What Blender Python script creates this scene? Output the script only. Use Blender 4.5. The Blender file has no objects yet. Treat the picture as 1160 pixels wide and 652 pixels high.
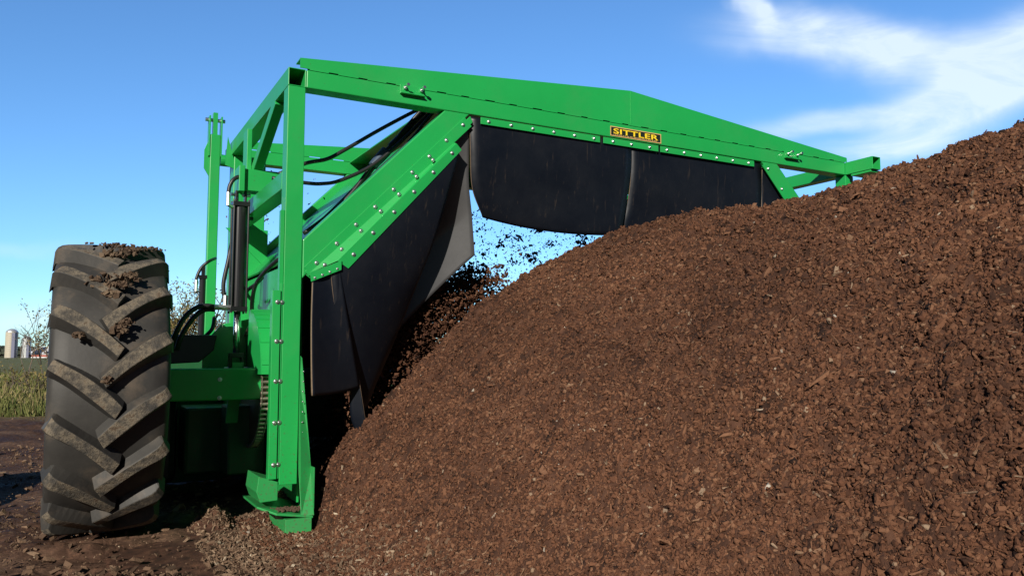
import bpy, bmesh, math, random
import numpy as np
from mathutils import Vector, Matrix, noise as mnoise
random.seed(7); rng = np.random.default_rng(7)
R = math.radians
scene = bpy.context.scene
COL = scene.collection

# ------------------------------------------------------------------ frame of reference
AL = R(61.1)                                   # the machine's rear plane runs off to the right
OX, OY = -1.236, 4.408                         # foot of the machine's left post
ROT = math.pi/2 - AL
CA, SA = math.cos(ROT), math.sin(ROT)
SUN_EL = R(25)
SD = Vector((0.23*math.cos(SUN_EL), 0.973*math.cos(SUN_EL), -math.sin(SUN_EL))).normalized()   # way the light travels

# ------------------------------------------------------------------ materials
def mat(name):
    m = bpy.data.materials.new(name); m.use_nodes = True
    nt = m.node_tree; b = nt.nodes['Principled BSDF']
    return m, nt, b
def nd(nt, t, **k):
    n = nt.nodes.new(t)
    for a, v in k.items():
        if a in n.inputs: n.inputs[a].default_value = v
        else: setattr(n, a, v)
    return n
def ramp(nt, fac, stops):
    r = nt.nodes.new('ShaderNodeValToRGB'); el = r.color_ramp.elements
    while len(el) < len(stops): el.new(0.5)
    for e, (p, c) in zip(el, stops): e.position = p; e.color = (*c, 1)
    nt.links.new(fac, r.inputs['Fac']); return r
def mixc(nt, fac, a, b):
    m = nt.nodes.new('ShaderNodeMix'); m.data_type = 'RGBA'
    for s, v in ((m.inputs[0], fac), (m.inputs[6], a), (m.inputs[7], b)):
        if hasattr(v, 'links'): nt.links.new(v, s)
        elif isinstance(v, (int, float)): s.default_value = v
        else: s.default_value = (*v, 1)
    return m.outputs[2]
def noisef(nt, scale, detail=4, rough=.55, obj=True):
    tc = nt.nodes.new('ShaderNodeTexCoord')
    n = nd(nt, 'ShaderNodeTexNoise', Scale=scale, Detail=detail, Roughness=rough)
    nt.links.new(tc.outputs['Object'], n.inputs['Vector']); return n.outputs['Fac']
def bump(nt, b, h, strength=.3, dist=.01):
    n = nd(nt, 'ShaderNodeBump', Strength=strength, Distance=dist)
    nt.links.new(h, n.inputs['Height']); nt.links.new(n.outputs['Normal'], b.inputs['Normal'])

def paint_material(name, base, dust=.35, rough=.28):
    m, nt, b = mat(name)
    n = noisef(nt, 2.2, 6, .7); r = ramp(nt, n, [(.50, (0, 0, 0)), (.80, (1, 1, 1))])
    f = nd(nt, 'ShaderNodeMath', operation='MULTIPLY'); f.inputs[1].default_value = dust
    nt.links.new(r.outputs[0], f.inputs[0])
    c = mixc(nt, f.outputs[0], base, (base[0]*.8+.05, base[1]*.7+.03, base[2]*.8+.025))
    # broad fading and tiny splashes of dirt
    tcz = nt.nodes.new('ShaderNodeTexCoord'); sz = nt.nodes.new('ShaderNodeSeparateXYZ'); nt.links.new(tcz.outputs['Object'], sz.inputs[0])
    mz = nt.nodes.new('ShaderNodeMapRange'); mz.inputs['From Min'].default_value = 1.0; mz.inputs['From Max'].default_value = .1; mz.inputs['To Min'].default_value = 0; mz.inputs['To Max'].default_value = .11
    nt.links.new(sz.outputs['Z'], mz.inputs['Value'])
    fd = ramp(nt, noisef(nt, .9, 5, .6), [(.35, (.86, .9, .9)), (.65, (1.08, 1.04, 1.1))])
    mf = nt.nodes.new('ShaderNodeMix'); mf.data_type = 'RGBA'; mf.blend_type = 'MULTIPLY'; mf.inputs[0].default_value = 1
    nt.links.new(c, mf.inputs[6]); nt.links.new(fd.outputs[0], mf.inputs[7]); c = mf.outputs[2]
    ad = nd(nt, 'ShaderNodeMath', operation='ADD'); nt.links.new(noisef(nt, 70, 3, .6), ad.inputs[0]); nt.links.new(mz.outputs[0], ad.inputs[1])
    n2 = ad.outputs[0]; r2 = ramp(nt, n2, [(.68, (0, 0, 0)), (.73, (1, 1, 1))])
    f2 = nd(nt, 'ShaderNodeMath', operation='MULTIPLY'); f2.inputs[1].default_value = .55
    nt.links.new(r2.outputs[0], f2.inputs[0])
    c = mixc(nt, f2.outputs[0], c, (.08, .055, .03))
    nt.links.new(c, b.inputs['Base Color'])
    rr = nd(nt, 'ShaderNodeMapRange'); rr.inputs['To Min'].default_value = rough; rr.inputs['To Max'].default_value = rough+.25
    nt.links.new(n, rr.inputs['Value']); nt.links.new(rr.outputs[0], b.inputs['Roughness'])
    b.inputs['Coat Weight'].default_value = .25; b.inputs['Coat Roughness'].default_value = .12
    bump(nt, b, noisef(nt, 9, 3, .5), .06, .02)
    return m
def plain(name, col, rough=.5, metal=0, var=.25, scale=12, bmp=0):
    m, nt, b = mat(name)
    n = noisef(nt, scale, 5, .6)
    c = mixc(nt, n, tuple(x*(1-var) for x in col), tuple(min(1, x*(1+var)) for x in col))
    nt.links.new(c, b.inputs['Base Color']); b.inputs['Roughness'].default_value = rough; b.inputs['Metallic'].default_value = metal
    if bmp: bump(nt, b, noisef(nt, scale*3, 4), bmp, .01)
    return m
GREEN = paint_material('green_paint', (.012, .335, .068))
GREEN_DIRTY = paint_material('green_paint_dusty', (.014, .27, .06), dust=.9, rough=.5)
GREEN_SHADE = paint_material('shaded_green_paint', (.006, .085, .024), dust=.5, rough=.4)  # darker copy of the green; the undercarriage shade is put into the colour
ZINC = plain('zinc', (.80, .81, .82), .34, 1, .1, 40)
CHROME = plain('chrome', (.85, .85, .87), .22, 1, .03, 40)
BLACKP = plain('black_paint', (.012, .012, .014), .28, 0, .3, 10)
HOSE = plain('hose_rubber', (.012, .012, .013), .45, 0, .3, 60)
STEEL = plain('worn_steel', (.25, .20, .16), .38, .9, .5, 60)
def rubber(name):
    m, nt, b = mat(name)
    n = noisef(nt, 3.5, 6, .65)
    r = ramp(nt, n, [(.35, (.004, .006, .011)), (.62, (.007, .009, .014)), (.85, (.020, .018, .017))])  # bluish base tones stand in for sky reflected in the rubber
    tc = nt.nodes.new('ShaderNodeTexCoord'); mp = nt.nodes.new('ShaderNodeMapping'); mp.inputs['Scale'].default_value = (40, 40, 3)
    nt.links.new(tc.outputs['Object'], mp.inputs[0])
    st = nd(nt, 'ShaderNodeTexNoise', Scale=1.0, Detail=4, Roughness=.7); nt.links.new(mp.outputs[0], st.inputs['Vector'])
    sr = ramp(nt, st.outputs['Fac'], [(.60, (0, 0, 0)), (.78, (.55, .55, .55))])
    c = mixc(nt, sr.outputs[0], r.outputs[0], (.07, .052, .038))
    nt.links.new(c, b.inputs['Base Color'])
    rr = ramp(nt, n, [(.3, (.34, .34, .34)), (.7, (.48, .48, .48))]); nt.links.new(rr.outputs[0], b.inputs['Roughness']); b.inputs['Specular IOR Level'].default_value = .32
    bump(nt, b, noisef(nt, 4, 3), .12, .03)
    return m
RUBBER = rubber('flap_rubber')
EDGE = plain('cut_rubber_edge', (.16, .11, .07), .8, 0, .4, 80)
def tyre_mat():
    m, nt, b = mat('tyre_rubber')
    n = noisef(nt, 5, 6, .65)
    r = ramp(nt, n, [(.3, (.020, .019, .018)), (.6, (.034, .032, .029)), (.8, (.062, .054, .044))])
    n2 = noisef(nt, 2.6, 7, .7); mk = ramp(nt, n2, [(.52, (0, 0, 0)), (.68, (.8, .8, .8))])
    c = mixc(nt, mk.outputs[0], r.outputs[0], (.105, .08, .058))
    nt.links.new(c, b.inputs['Base Color']); b.inputs['Roughness'].default_value = .62
    bump(nt, b, noisef(nt, 30, 4), .15, .006); return m
def lug_mat():
    m, nt, b = mat('muddy_lug_face')
    n = noisef(nt, 16, 7, .72)
    r = ramp(nt, n, [(.36, (.035, .033, .030)), (.47, (.075, .064, .050)), (.56, (.155, .128, .092)), (.62, (.10, .072, .048)), (.72, (.07, .040, .023))])
    nt.links.new(r.outputs[0], b.inputs['Base Color']); b.inputs['Roughness'].default_value = .85
    bump(nt, b, noisef(nt, 60, 5, .7), .7, .012); return m
TYRE, LUG = tyre_mat(), lug_mat()
def tint_material(name, stops, rough=.9, spec=.25):
    m, nt, b = mat(name)
    a = nt.nodes.new('ShaderNodeAttribute'); a.attribute_name = 'tint'
    r = ramp(nt, a.outputs['Fac'], stops)
    n = noisef(nt, 1.3, 3, .5)
    rr = ramp(nt, n, [(.35, (.78, .76, .76)), (.65, (1.12, 1.12, 1.12))])
    mm = nt.nodes.new('ShaderNodeMix'); mm.data_type = 'RGBA'; mm.blend_type = 'MULTIPLY'; mm.inputs[0].default_value = 1
    nt.links.new(r.outputs[0], mm.inputs[6]); nt.links.new(rr.outputs[0], mm.inputs[7])
    nt.links.new(mm.outputs[2], b.inputs['Base Color']); b.inputs['Roughness'].default_value = rough
    b.inputs['Specular IOR Level'].default_value = spec
    bump(nt, b, noisef(nt, 160, 3, .6), .8, .006)
    return m
COMPOST = [(0, (.020, .009, .0055)), (.25, (.070, .029, .0155)), (.55, (.123, .054, .0285)), (.80, (.172, .086, .048)), (.93, (.205, .125, .077)), (.985, (.26, .19, .13)), (1, (.38, .35, .30))]
M_CHIP = tint_material('wood_chip', COMPOST)
M_PILE = tint_material('compost', [(0, (.014, .0065, .004)), (.5, (.060, .027, .016)), (1, (.12, .058, .034))])
M_MUDL = tint_material('mud_lump', [(0, (.03, .018, .012)), (.5, (.085, .055, .036)), (1, (.16, .115, .075))])
M_SPILL = tint_material('trodden_chip', [(0, (.05, .030, .019)), (.5, (.15, .093, .058)), (.9, (.27, .19, .125)), (1, (.45, .38, .28))])

# ------------------------------------------------------------------ mesh collector
class MB:
    def __init__(s): s.v = []; s.f = []; s.m = []
    def add(s, vs, fs, mi=0):
        o = len(s.v); s.v += [tuple(v) for v in vs]; s.f += [tuple(i+o for i in f) for f in fs]; s.m += [mi]*len(fs); return s
    def box(s, x0, x1, y0, y1, z0, z1, mi=0):
        return s.add([(x0,y0,z0),(x1,y0,z0),(x1,y1,z0),(x0,y1,z0),(x0,y0,z1),(x1,y0,z1),(x1,y1,z1),(x0,y1,z1)],
                     [(0,3,2,1),(4,5,6,7),(0,1,5,4),(1,2,6,5),(2,3,7,6),(3,0,4,7)], mi)
    def beam(s, p0, p1, w, h, side=(0,1,0), mi=0):
        """box from p0 to p1; w along `side`, h across"""
        p0, p1 = Vector(p0), Vector(p1); d = (p1-p0).normalized(); a = Vector(side); a = (a-d*a.dot(d)).normalized(); b = d.cross(a)
        vs = [p+a*sx*w/2+b*sy*h/2 for p in (p0, p1) for sx, sy in ((-1,-1),(1,-1),(1,1),(-1,1))]
        return s.add(vs, [(0,3,2,1),(4,5,6,7),(0,1,5,4),(1,2,6,5),(2,3,7,6),(3,0,4,7)], mi)
    def hollow(s, p0, p1, w, h, t=.006, side=(1,0,0)):
        p0, p1 = Vector(p0), Vector(p1); d = (p1-p0).normalized(); a = Vector(side); a = (a-d*a.dot(d)).normalized(); b = d.cross(a)
        vs = []
        for p in (p0, p1):
            for k in (0, t):
                vs += [p+a*sx*(w/2-k)+b*sy*(h/2-k) for sx, sy in ((-1,-1),(1,-1),(1,1),(-1,1))]
        fs = []
        for i in range(4):
            j = (i+1) % 4
            fs += [(i, j, 8+j, 8+i), (4+j, 4+i, 12+i, 12+j), (j, i, 4+i, 4+j), (8+i, 8+j, 12+j, 12+i)]
        return s.add(vs, fs)
    def cyl(s, p0, p1, r0, r1=None, n=16, mi=0, cap=True):
        r1 = r0 if r1 is None else r1
        p0, p1 = Vector(p0), Vector(p1); d = (p1-p0).normalized(); a = d.orthogonal().normalized(); b = d.cross(a)
        vs = [p+(a*math.cos(2*math.pi*i/n)+b*math.sin(2*math.pi*i/n))*r for p, r in ((p0, r0), (p1, r1)) for i in range(n)]
        fs = [(i, (i+1) % n, n+(i+1) % n, n+i) for i in range(n)]
        if cap: fs += [tuple(range(n-1, -1, -1)), tuple(range(n, 2*n))]
        return s.add(vs, fs, mi)
    def tube(s, pts, r, n=8, mi=0, sub=6, rs=None):
        P = [Vector(p) for p in pts]
        if sub > 1 and len(P) > 2:
            Q = []
            for i in range(len(P)-1):
                a = P[max(i-1, 0)]; b = P[i]; c = P[i+1]; d = P[min(i+2, len(P)-1)]
                for k in range(sub):
                    t = k/sub; Q.append(.5*((2*b)+(c-a)*t+(2*a-5*b+4*c-d)*t*t+(3*b-a-3*c+d)*t**3))
            Q.append(P[-1]); P = Q
        vs = []; fs = []; a = None
        for i, p in enumerate(P):
            d = (P[min(i+1, len(P)-1)]-P[max(i-1, 0)]).normalized()
            a = d.orthogonal().normalized() if a is None else (a-d*a.dot(d)).normalized()
            b = d.cross(a); rr = r if rs is None else rs[0]+(rs[1]-rs[0])*i/(len(P)-1)
            vs += [p+(a*math.cos(2*math.pi*k/n)+b*math.sin(2*math.pi*k/n))*rr for k in range(n)]
        for i in range(len(P)-1):
            fs += [(i*n+k, i*n+(k+1) % n, (i+1)*n+(k+1) % n, (i+1)*n+k) for k in range(n)]
        fs += [tuple(range(n-1, -1, -1)), tuple((len(P)-1)*n+k for k in range(n))]
        return s.add(vs, fs, mi)
    def prism(s, pts, axis, t, mi=0):
        """closed outline of 3D points extruded by t along axis"""
        P = [Vector(p) for p in pts]; ax = Vector(axis)*t; n = len(P)
        return s.add(P+[p+ax for p in P], [tuple(range(n-1, -1, -1)), tuple(range(n, 2*n))]+[(i, (i+1) % n, n+(i+1) % n, n+i) for i in range(n)], mi)
    def build(s, name, m, parent=None, bev=0, smooth=False, label=None):
        me = bpy.data.meshes.new(name); me.from_pydata(s.v, [], s.f)
        for x in (m if isinstance(m, (list, tuple)) else [m]): me.materials.append(x)
        me.polygons.foreach_set('material_index', s.m)
        bm = bmesh.new(); bm.from_mesh(me); bmesh.ops.recalc_face_normals(bm, faces=bm.faces); bm.to_mesh(me); bm.free()
        if smooth: me.polygons.foreach_set('use_smooth', [True]*len(me.polygons))
        me.update(); o = bpy.data.objects.new(name, me); COL.objects.link(o); o.parent = parent
        if bev:
            b = o.modifiers.new('bevel', 'BEVEL'); b.width = bev; b.segments = 2; b.limit_method = 'ANGLE'; b.angle_limit = R(40)
        if label: o['label'] = label
        return o
def tag(o, label, cat=None, group=None, kind=None):
    o['label'] = label
    if cat: o['category'] = cat
    if group: o['group'] = group
    if kind: o['kind'] = kind
    return o
def empty(name, loc=(0,0,0), rz=0):
    o = bpy.data.objects.new(name, None); COL.objects.link(o); o.location = loc; o.rotation_euler = (0,0,rz); return o
def np_mesh(name, v, f, m, tint=None, smooth=True, mats=None, midx=None):
    """v (n,3), f (k,4) quads"""
    me = bpy.data.meshes.new(name); me.vertices.add(len(v)); me.vertices.foreach_set('co', v.astype(np.float32).ravel())
    k = f.shape[1]; me.loops.add(f.size); me.loops.foreach_set('vertex_index', f.astype(np.int32).ravel())
    me.polygons.add(len(f)); me.polygons.foreach_set('loop_start', np.arange(0, f.size, k, dtype=np.int32)); me.polygons.foreach_set('loop_total', np.full(len(f), k, np.int32))
    me.update(calc_edges=True)
    me.polygons.foreach_set('use_smooth', np.full(len(f), smooth))
    for x in (mats or [m]): me.materials.append(x)
    if midx is not None: me.polygons.foreach_set('material_index', midx.astype(np.int32))
    if tint is not None:
        a = me.attributes.new('tint', 'FLOAT', 'POINT'); a.data.foreach_set('value', tint.astype(np.float32))
    me.validate(); me.update()
    o = bpy.data.objects.new(name, me); COL.objects.link(o); return o

# ------------------------------------------------------------------ numpy value noise
_T = rng.random((256, 256))
def vn(x, y, s, ox=0):
    x = x*s+ox*17.3; y = y*s+ox*9.1
    xi = np.floor(x).astype(int); yi = np.floor(y).astype(int); fx = x-xi; fy = y-yi
    fx = fx*fx*(3-2*fx); fy = fy*fy*(3-2*fy)
    a = _T[xi % 256, yi % 256]; b = _T[(xi+1) % 256, yi % 256]; c = _T[xi % 256, (yi+1) % 256]; d = _T[(xi+1) % 256, (yi+1) % 256]
    return (a*(1-fx)+b*fx)*(1-fy)+(c*(1-fx)+d*fx)*fy-.5

# ================================================================== THE MACHINE
MC = empty('windrow_turner', (OX, OY, 0), ROT)
tag(MC, 'green straddle compost turner with black rubber flaps standing over the brown pile', 'compost turner')
_bolt = None
def bolt(parent, x, y, z, r=.0095, axis='y'):
    """domed zinc bolt head with washer, one mesh shared by all"""
    global _bolt
    if _bolt is None:
        b = MB(); b.cyl((0,0,0), (0,-.003,0), .0125, n=14); b.cyl((0,-.003,0), (0,-.007,0), .0095, .0085, n=12); b.cyl((0,-.007,0), (0,-.011,0), .0085, .004, n=12)
        _bolt = b.build('bolt', ZINC, parent, smooth=False); o = _bolt
    else:
        o = bpy.data.objects.new('bolt', _bolt.data); COL.objects.link(o); o.parent = parent
    o.location = (x, y, z)
    if axis == 'x': o.rotation_euler = (0, 0, -math.pi/2)
    return o
T = .105; ZT = 2.568; ZB = ZT-T; WID = 4.625; LEN = 2.1      # tube size, top, bottom, width, length

# --- header beam with its gable plate
hb = MB().box(.0725, WID, 0, T, ZB, ZT).build('header_beam', GREEN, MC, bev=.006)
g = MB()
gz0 = ZT+.007
out = [(.035, 2.632), (2.376, 2.822), (4.655, 2.612), (4.655, gz0), (.035, gz0)]
g.prism([(x, 0, z) for x, z in out], (0, 1, 0), .006)
# folded top rim running back from the plate's upper edge
for (x0, z0), (x1, z1) in ((out[0], out[1]), (out[1], out[2])):
    g.add([(x0, .006, z0), (x1, .006, z1), (x1, .10, z1-.002), (x0, .10, z0-.002), (x0, .006, z0-.006), (x1, .006, z1-.006), (x1, .10, z1-.008), (x0, .10, z0-.008)],
          [(0,1,2,3), (4,7,6,5), (0,4,5,1), (1,5,6,2), (2,6,7,3), (3,7,4,0)])
MB().box(.08, 4.60, .012, .018, ZT+.001, ZT+.03).build('backing_strip', BLACKP, hb)
# stitch welds along the seam, and the weld on the ridge
w = g; x = .09
while x < 4.58:
    L = .10+random.random()*.03; zz = ZT+.0035
    w.beam((x, .001, zz), (x+L, .001, zz), .0075, .0075); x += L+.055+random.random()*.02
w.beam((2.376, -.001, ZT+.012), (2.376, -.001, 2.815), .004, .004)
gp = g.build('gable_plate', GREEN, hb)
# decal
decal = MB().prism([(2.195, -.0025, 2.472), (2.645, -.0025, 2.472), (2.645, -.0025, 2.541), (2.195, -.0025, 2.541)], (0, 1, 0), .002)
M_BLK = plain('decal_black', (.012, .02, .014), .4); M_YEL = plain('decal_yellow', (.85, .62, .03), .4, 0, .06); M_ORG = plain('decal_orange', (.62, .40, .16), .4, 0, .06)
dc = decal.build('name_decal', M_BLK, hb)
b = MB(); x0, x1, z0, z1, k = 2.195, 2.645, 2.472, 2.541, .0055
for a in ((x0, x1, z1-k, z1), (x0, x1, z0, z0+k), (x0, x0+k, z0+k, z1-k), (x1-k, x1, z0+k, z1-k)): b.box(a[0], a[1], -.0042, -.0027, a[2], a[3])
# the small illegible line under the name
random.seed(3); x = 2.222
while x < 2.61:
    L = random.uniform(.004, .009); b.box(x, x+L, -.0042, -.0027, 2.4815, 2.4865); x += L+random.choice([.003, .003, .009])
b.build('decal_border', M_ORG, dc)
cu = bpy.data.curves.new('lettering', 'FONT'); cu.body = 'SITTLER'; cu.size = .060; cu.offset = .0010; cu.extrude = .0012; cu.space_character = 1.06
tmp = bpy.data.objects.new('tmp', cu); COL.objects.link(tmp); bpy.context.view_layer.update()
me = bpy.data.meshes.new_from_object(tmp.evaluated_get(bpy.context.evaluated_depsgraph_get())); bpy.data.objects.remove(tmp)
xs = [v.co.x for v in me.vertices]; ys = [v.co.y for v in me.vertices]; ex = max(xs)-min(xs); ey = max(ys)-min(ys); mx, my = min(xs), min(ys)
for v in me.vertices: v.co = (2.222+(v.co.x-mx)*.395/ex, -.0042-v.co.z, 2.490+(v.co.y-my)*.038/ey)
me.materials.clear(); me.materials.append(M_YEL); lt = bpy.data.objects.new('lettering', me); COL.objects.link(lt); lt.parent = dc
# hook brackets with protruding bolts
for bx in (.665, 3.93):
    h = MB(); h.box(bx-.03, bx+.125, -.012, -.001, ZT-.05, ZT+.008)
    h.box(bx-.03, bx+.125, -.030, -.012, ZT-.050, ZT-.044)
    ho = h.build('hook_bracket', GREEN, MC, bev=.0015)
    for dx in (.0, .105):
        q = MB(); q.cyl((bx+dx, -.012, ZT-.012), (bx+dx, -.026, ZT-.012), .0125, n=6); q.cyl((bx+dx, -.026, ZT-.012), (bx+dx, -.062, ZT-.008), .0045, n=10); q.cyl((bx+dx, -.058, ZT-.008), (bx+dx, -.072, ZT-.007), .010, n=10)
        q.build('bolt', ZINC, ho)

# --- left post, longitudinal rails, rear frame
p = MB().hollow((.046, .0525, .245), (.046, .0525, ZB-.001), .098, T, side=(0,1,0)); p.v = [(x, y, z) for x, y, z in p.v]
post = MB().hollow((.02, .0525, .245), (.02, .0525, ZB-.001), .105, .097, .006, side=(0,1,0)).build('left_post', GREEN, MC, bev=.005)
MB().hollow((.02, 0, (ZT+ZB)/2), (.02, LEN, (ZT+ZB)/2), .100, T, .006, side=(1,0,0)).build('top_rail', GREEN, MC, bev=.004)
MB().hollow((WID+.054, -.265, (ZT+ZB)/2), (WID+.054, LEN, (ZT+ZB)/2), .100, T, .006, side=(1,0,0)).build('top_rail', GREEN, MC, bev=.004)
MB().box(WID+.01, WID+.15, -.24, -.05, ZB-.020, ZB-.001).build('corner_plate', GREEN, MC, bev=.003)
MB().box(WID+.005, WID+.103, 0, T, .1, ZB-.002).build('right_post', GREEN, MC, bev=.005)
MB().box(-.030, .075, T+.001, LEN-.31, 1.885, 1.99).build('middle_rail', GREEN, MC, bev=.005)
rc = MB().box(-.012, .225, LEN-.305, LEN-.12, .25, ZB-.002).build('rear_column', GREEN, MC, bev=.006)
MB().box(WID-.15, WID+.05, LEN-.305, LEN-.12, .25, ZB-.002).build('rear_column', GREEN, MC, bev=.006)
rh = MB().box(.0715, WID+.002, LEN-T, LEN, ZB, ZT).build('rear_header_beam', GREEN, MC, bev=.005)
g = MB(); g.prism([(.06, LEN-T, gz0), (4.6, LEN-T, gz0), (4.6, LEN-T, 2.60), (2.376, LEN-T, 2.80), (.06, LEN-T, 2.625)], (0,1,0), .006); w = g; x = .3
while x < 4.5: w.beam((x, LEN-T+.0005, ZT+.0035), (x+.11, LEN-T+.0005, ZT+.0035), .0075, .0075); x += .2
g.build('gable_plate', GREEN, rh)
# braces on the left side
MB().beam((.00, .34, ZB+.012), (-.015, .98, 2.13), .06, .07, side=(1,0,0)).build('diagonal_brace', GREEN, MC, bev=.004)
MB().box(-.075, -.045, .93, 1.07, 2.10, 2.44).build('brace_plate', GREEN, MC, bev=.002)
MB().box(-.10, .145, .86, .98, 2.012, 2.155).build('cylinder_bracket', GREEN, MC, bev=.004)
MB().box(-.137, -.1015, .83, 1.0, 2.0, 2.168).build('bracket_end_plate', GREEN, MC, bev=.003)
MB().prism([(-.06, LEN-.32, 1.9), (.25, LEN-.32, 1.9), (.25, LEN-.32, 1.6)], (0,1,0), .012).build('gusset', GREEN, MC)
# lifting arm at the rear left corner
am = MB(); am.box(-.178, -.105, 1.85, 1.92, .75, 2.62); arm = am.build('lift_arm', GREEN, MC, bev=.006)
b = MB()
for xx in (-.190, -.104): b.box(xx, xx+.010, 1.845, 1.925, 2.45, 2.76)
b.prism([(-.178, 1.884, 2.3), (-.215, 1.884, 2.36), (-.215, 1.884, 2.5), (-.178, 1.884, 2.6)], (0,1,0), .012)
b.cyl((-.147, 1.885, 2.745), (-.146, 1.885, 2.745), .02)
b.box(-.160, -.128, 1.86, 1.91, 2.62, 2.79)
b.build('clevis', GREEN, arm, bev=.002)
MB().cyl((-.215, 1.885, 2.735), (-.072, 1.885, 2.735), .014, n=12).build('clevis_pin', ZINC, arm)
b = MB(); b.prism([(-.06, 1.80, 2.60), (-.075, 1.80, 2.38), (-.012, 1.80, 2.36), (-.005, 1.80, 2.40)], (0,1,0), .012); b.cyl((-.10, 1.88, 2.43), (-.03, 1.88, 2.43), .045, n=16); b.build('pivot_bracket', GREEN, MC)
# hydraulic lift cylinder
def lift_cylinder(x, y, zt, zb, zr, r=.046, rodr=.021):
    c = MB(); c.cyl((x, y, zb+.03), (x, y, zt-.03), r, n=28)
    hc = c.build('hydraulic_cylinder', BLACKP, MC, smooth=False, bev=.002)
    k = r*1.16
    for z0_ in (zb, zt-.03): MB().box(x-k, x+k, y-k, y+k, z0_, z0_+.03).build('end_cap', BLACKP, hc, bev=.003)
    t = MB()
    for sx in (-1, 1):
        for sy in (-1, 1): t.cyl((x+sx*r*.98, y+sy*r*.98, zb-.012), (x+sx*r*.98, y+sy*r*.98, zt+.012), .0065, n=8)
    t.build('tie_rod', BLACKP, hc)
    e = MB()
    for sx in (-.036, .022): e.box(x+sx, x+sx+.014, y-.025, y+.025, zt, zt+.075)
    e.build('clevis', BLACKP, hc, bev=.003)
    MB().cyl((x-.062, y, zt+.05), (x+.062, y, zt+.05), .011, n=12).build('clevis_pin', ZINC, hc)
    MB().cyl((x, y, zr), (x, y, zb), rodr, n=20).build('piston_rod', CHROME, hc, smooth=True)
    e = MB(); e.box(x-.045, x+.045, y-.03, y+.03, zr-.02, zr+.01)
    for sx in (-.045, .029): e.box(x+sx, x+sx+.016, y-.03, y+.03, zr-.12, zr-.019)
    e.build('rod_clevis', BLACKP, hc, bev=.003)
    MB().cyl((x-.07, y, zr-.09), (x+.07, y, zr-.09), .011, n=12).build('clevis_pin', ZINC, hc)
    return hc
hc = lift_cylinder(-.113, .90, 1.935, 1.225, .95)
hc['label'] = 'large black hydraulic cylinder with bright rod'
MB().box(-.131, -.106, .885, .915, 1.93, 2.02).build('cylinder_lug', GREEN, MC, bev=.002)
MB().prism([(-.125, .90, .66), (-.10, .90, .66), (-.10, .90, .86), (-.125, .90, .86)], (0,1,0), .02).build('rod_lug', GREEN, MC)
# second cylinder farther back
c = MB(); c.cyl((-.235, 1.6, 1.05), (-.235, 1.6, 1.50), .022, n=16); c.box(-.262, -.208, 1.575, 1.625, 1.49, 1.515); c.box(-.245, -.222, 1.585, 1.615, 1.515, 1.58)
c.build('slim_cylinder', BLACKP, MC)
# hoses
def hose(pts, r=.012, fit0=False, fit1=False, nm='hydraulic_hose'):
    o = MB().tube(pts, r, 10).build(nm, HOSE, MC, smooth=True)
    return o
def fitting(pts, r=.014):
    return MB().tube(pts, r, 8, sub=1).build('hose_fitting', ZINC, MC)
hose([(.0, .32, 2.02), (.158, .32, 2.103), (.287, .32, 2.145), (.397, .32, 2.215), (.625, .32, 2.376), (.864, .32, 2.533), (.988, .32, 2.60), (1.2, .6, 2.62)])
hose([(-.03, .36, 2.0), (.171, .36, 1.992), (.274, .36, 1.998), (.385, .36, 2.03), (.584, .36, 2.143), (.76, .36, 2.305), (.974, .36, 2.536), (1.037, .36, 2.618), (1.2, .7, 2.61)])
hose([(1.2, .8, 2.60), (.991, .4, 2.61), (.847, .4, 2.456), (.745, .4, 2.32), (.626, .4, 2.19), (.552, .4, 2.08), (.484, .4, 1.98), (.36, .42, 1.84), (.2, .5, 1.70)], .013)
hose([(1.2, .9, 2.60), (1.0, .44, 2.60), (.86, .44, 2.45), (.76, .44, 2.31), (.65, .43, 2.19), (.57, .43, 2.07), (.50, .43, 1.99), (.38, .45, 1.85), (.22, .5, 1.70)], .013)
hose([(1.22, .8, 2.61), (1.03, .48, 2.60), (.90, .47, 2.46), (.80, .47, 2.34), (.70, .46, 2.22), (.60, .46, 2.12), (.46, .5, 1.95), (.3, .5, 1.78)], .011)
hose([(1.24, .8, 2.61), (1.05, .30, 2.60), (.93, .29, 2.47), (.83, .27, 2.34), (.72, .26, 2.22), (.62, .26, 2.12), (.50, .28, 1.99), (.34, .3, 1.82)], .011)
o = MB().tube([(.70, .41, 2.27), (.66, .41, 2.22), (.615, .41, 2.16)], .032, 12).build('hose_sleeve', plain('sleeve', (.035, .06, .10), .45, 0, .4, 30), MC, smooth=True)
o = MB().tube([(.985, .41, 2.59), (.90, .41, 2.50), (.80, .41, 2.38), (.73, .41, 2.30)], .022, 10).build('hose_sleeve', HOSE, MC, smooth=True)
hose([(-.198, .85, 1.975), (-.190, .85, 2.03), (-.165, .85, 2.075), (-.12, .87, 2.10), (-.04, .98, 2.11)], .013)
fitting([(-.198, .85, 1.985), (-.198, .85, 1.905), (-.160, .87, 1.895)])
hose([(-.181, .98, 1.31), (-.190, .98, 1.41), (-.165, .98, 1.56), (-.140, .99, 1.70), (-.10, 1.02, 1.83), (.0, 1.1, 1.87)], .014)
fitting([(-.181, .95, 1.33), (-.181, .95, 1.245), (-.155, .93, 1.245)], .016)
hose([(-.245, .9, 1.25), (-.30, .9, 1.256), (-.36, .9, 1.243), (-.423, .9, 1.187), (-.472, .9, 1.09), (-.50, .95, .98)], .016)
hose([(-.245, .93, 1.236), (-.30, .93, 1.235), (-.35, .93, 1.205), (-.40, .93, 1.140), (-.445, .93, 1.05), (-.46, .95, .98)], .016)
fitting([(-.255, .9, 1.25), (-.205, .9, 1.25), (-.160, .9, 1.25)], .018)
hose([(-.13, 1.75, 1.66), (-.194, 1.6, 1.62), (-.246, 1.6, 1.57), (-.275, 1.6, 1.50), (-.278, 1.6, 1.46)], .011)
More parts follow.
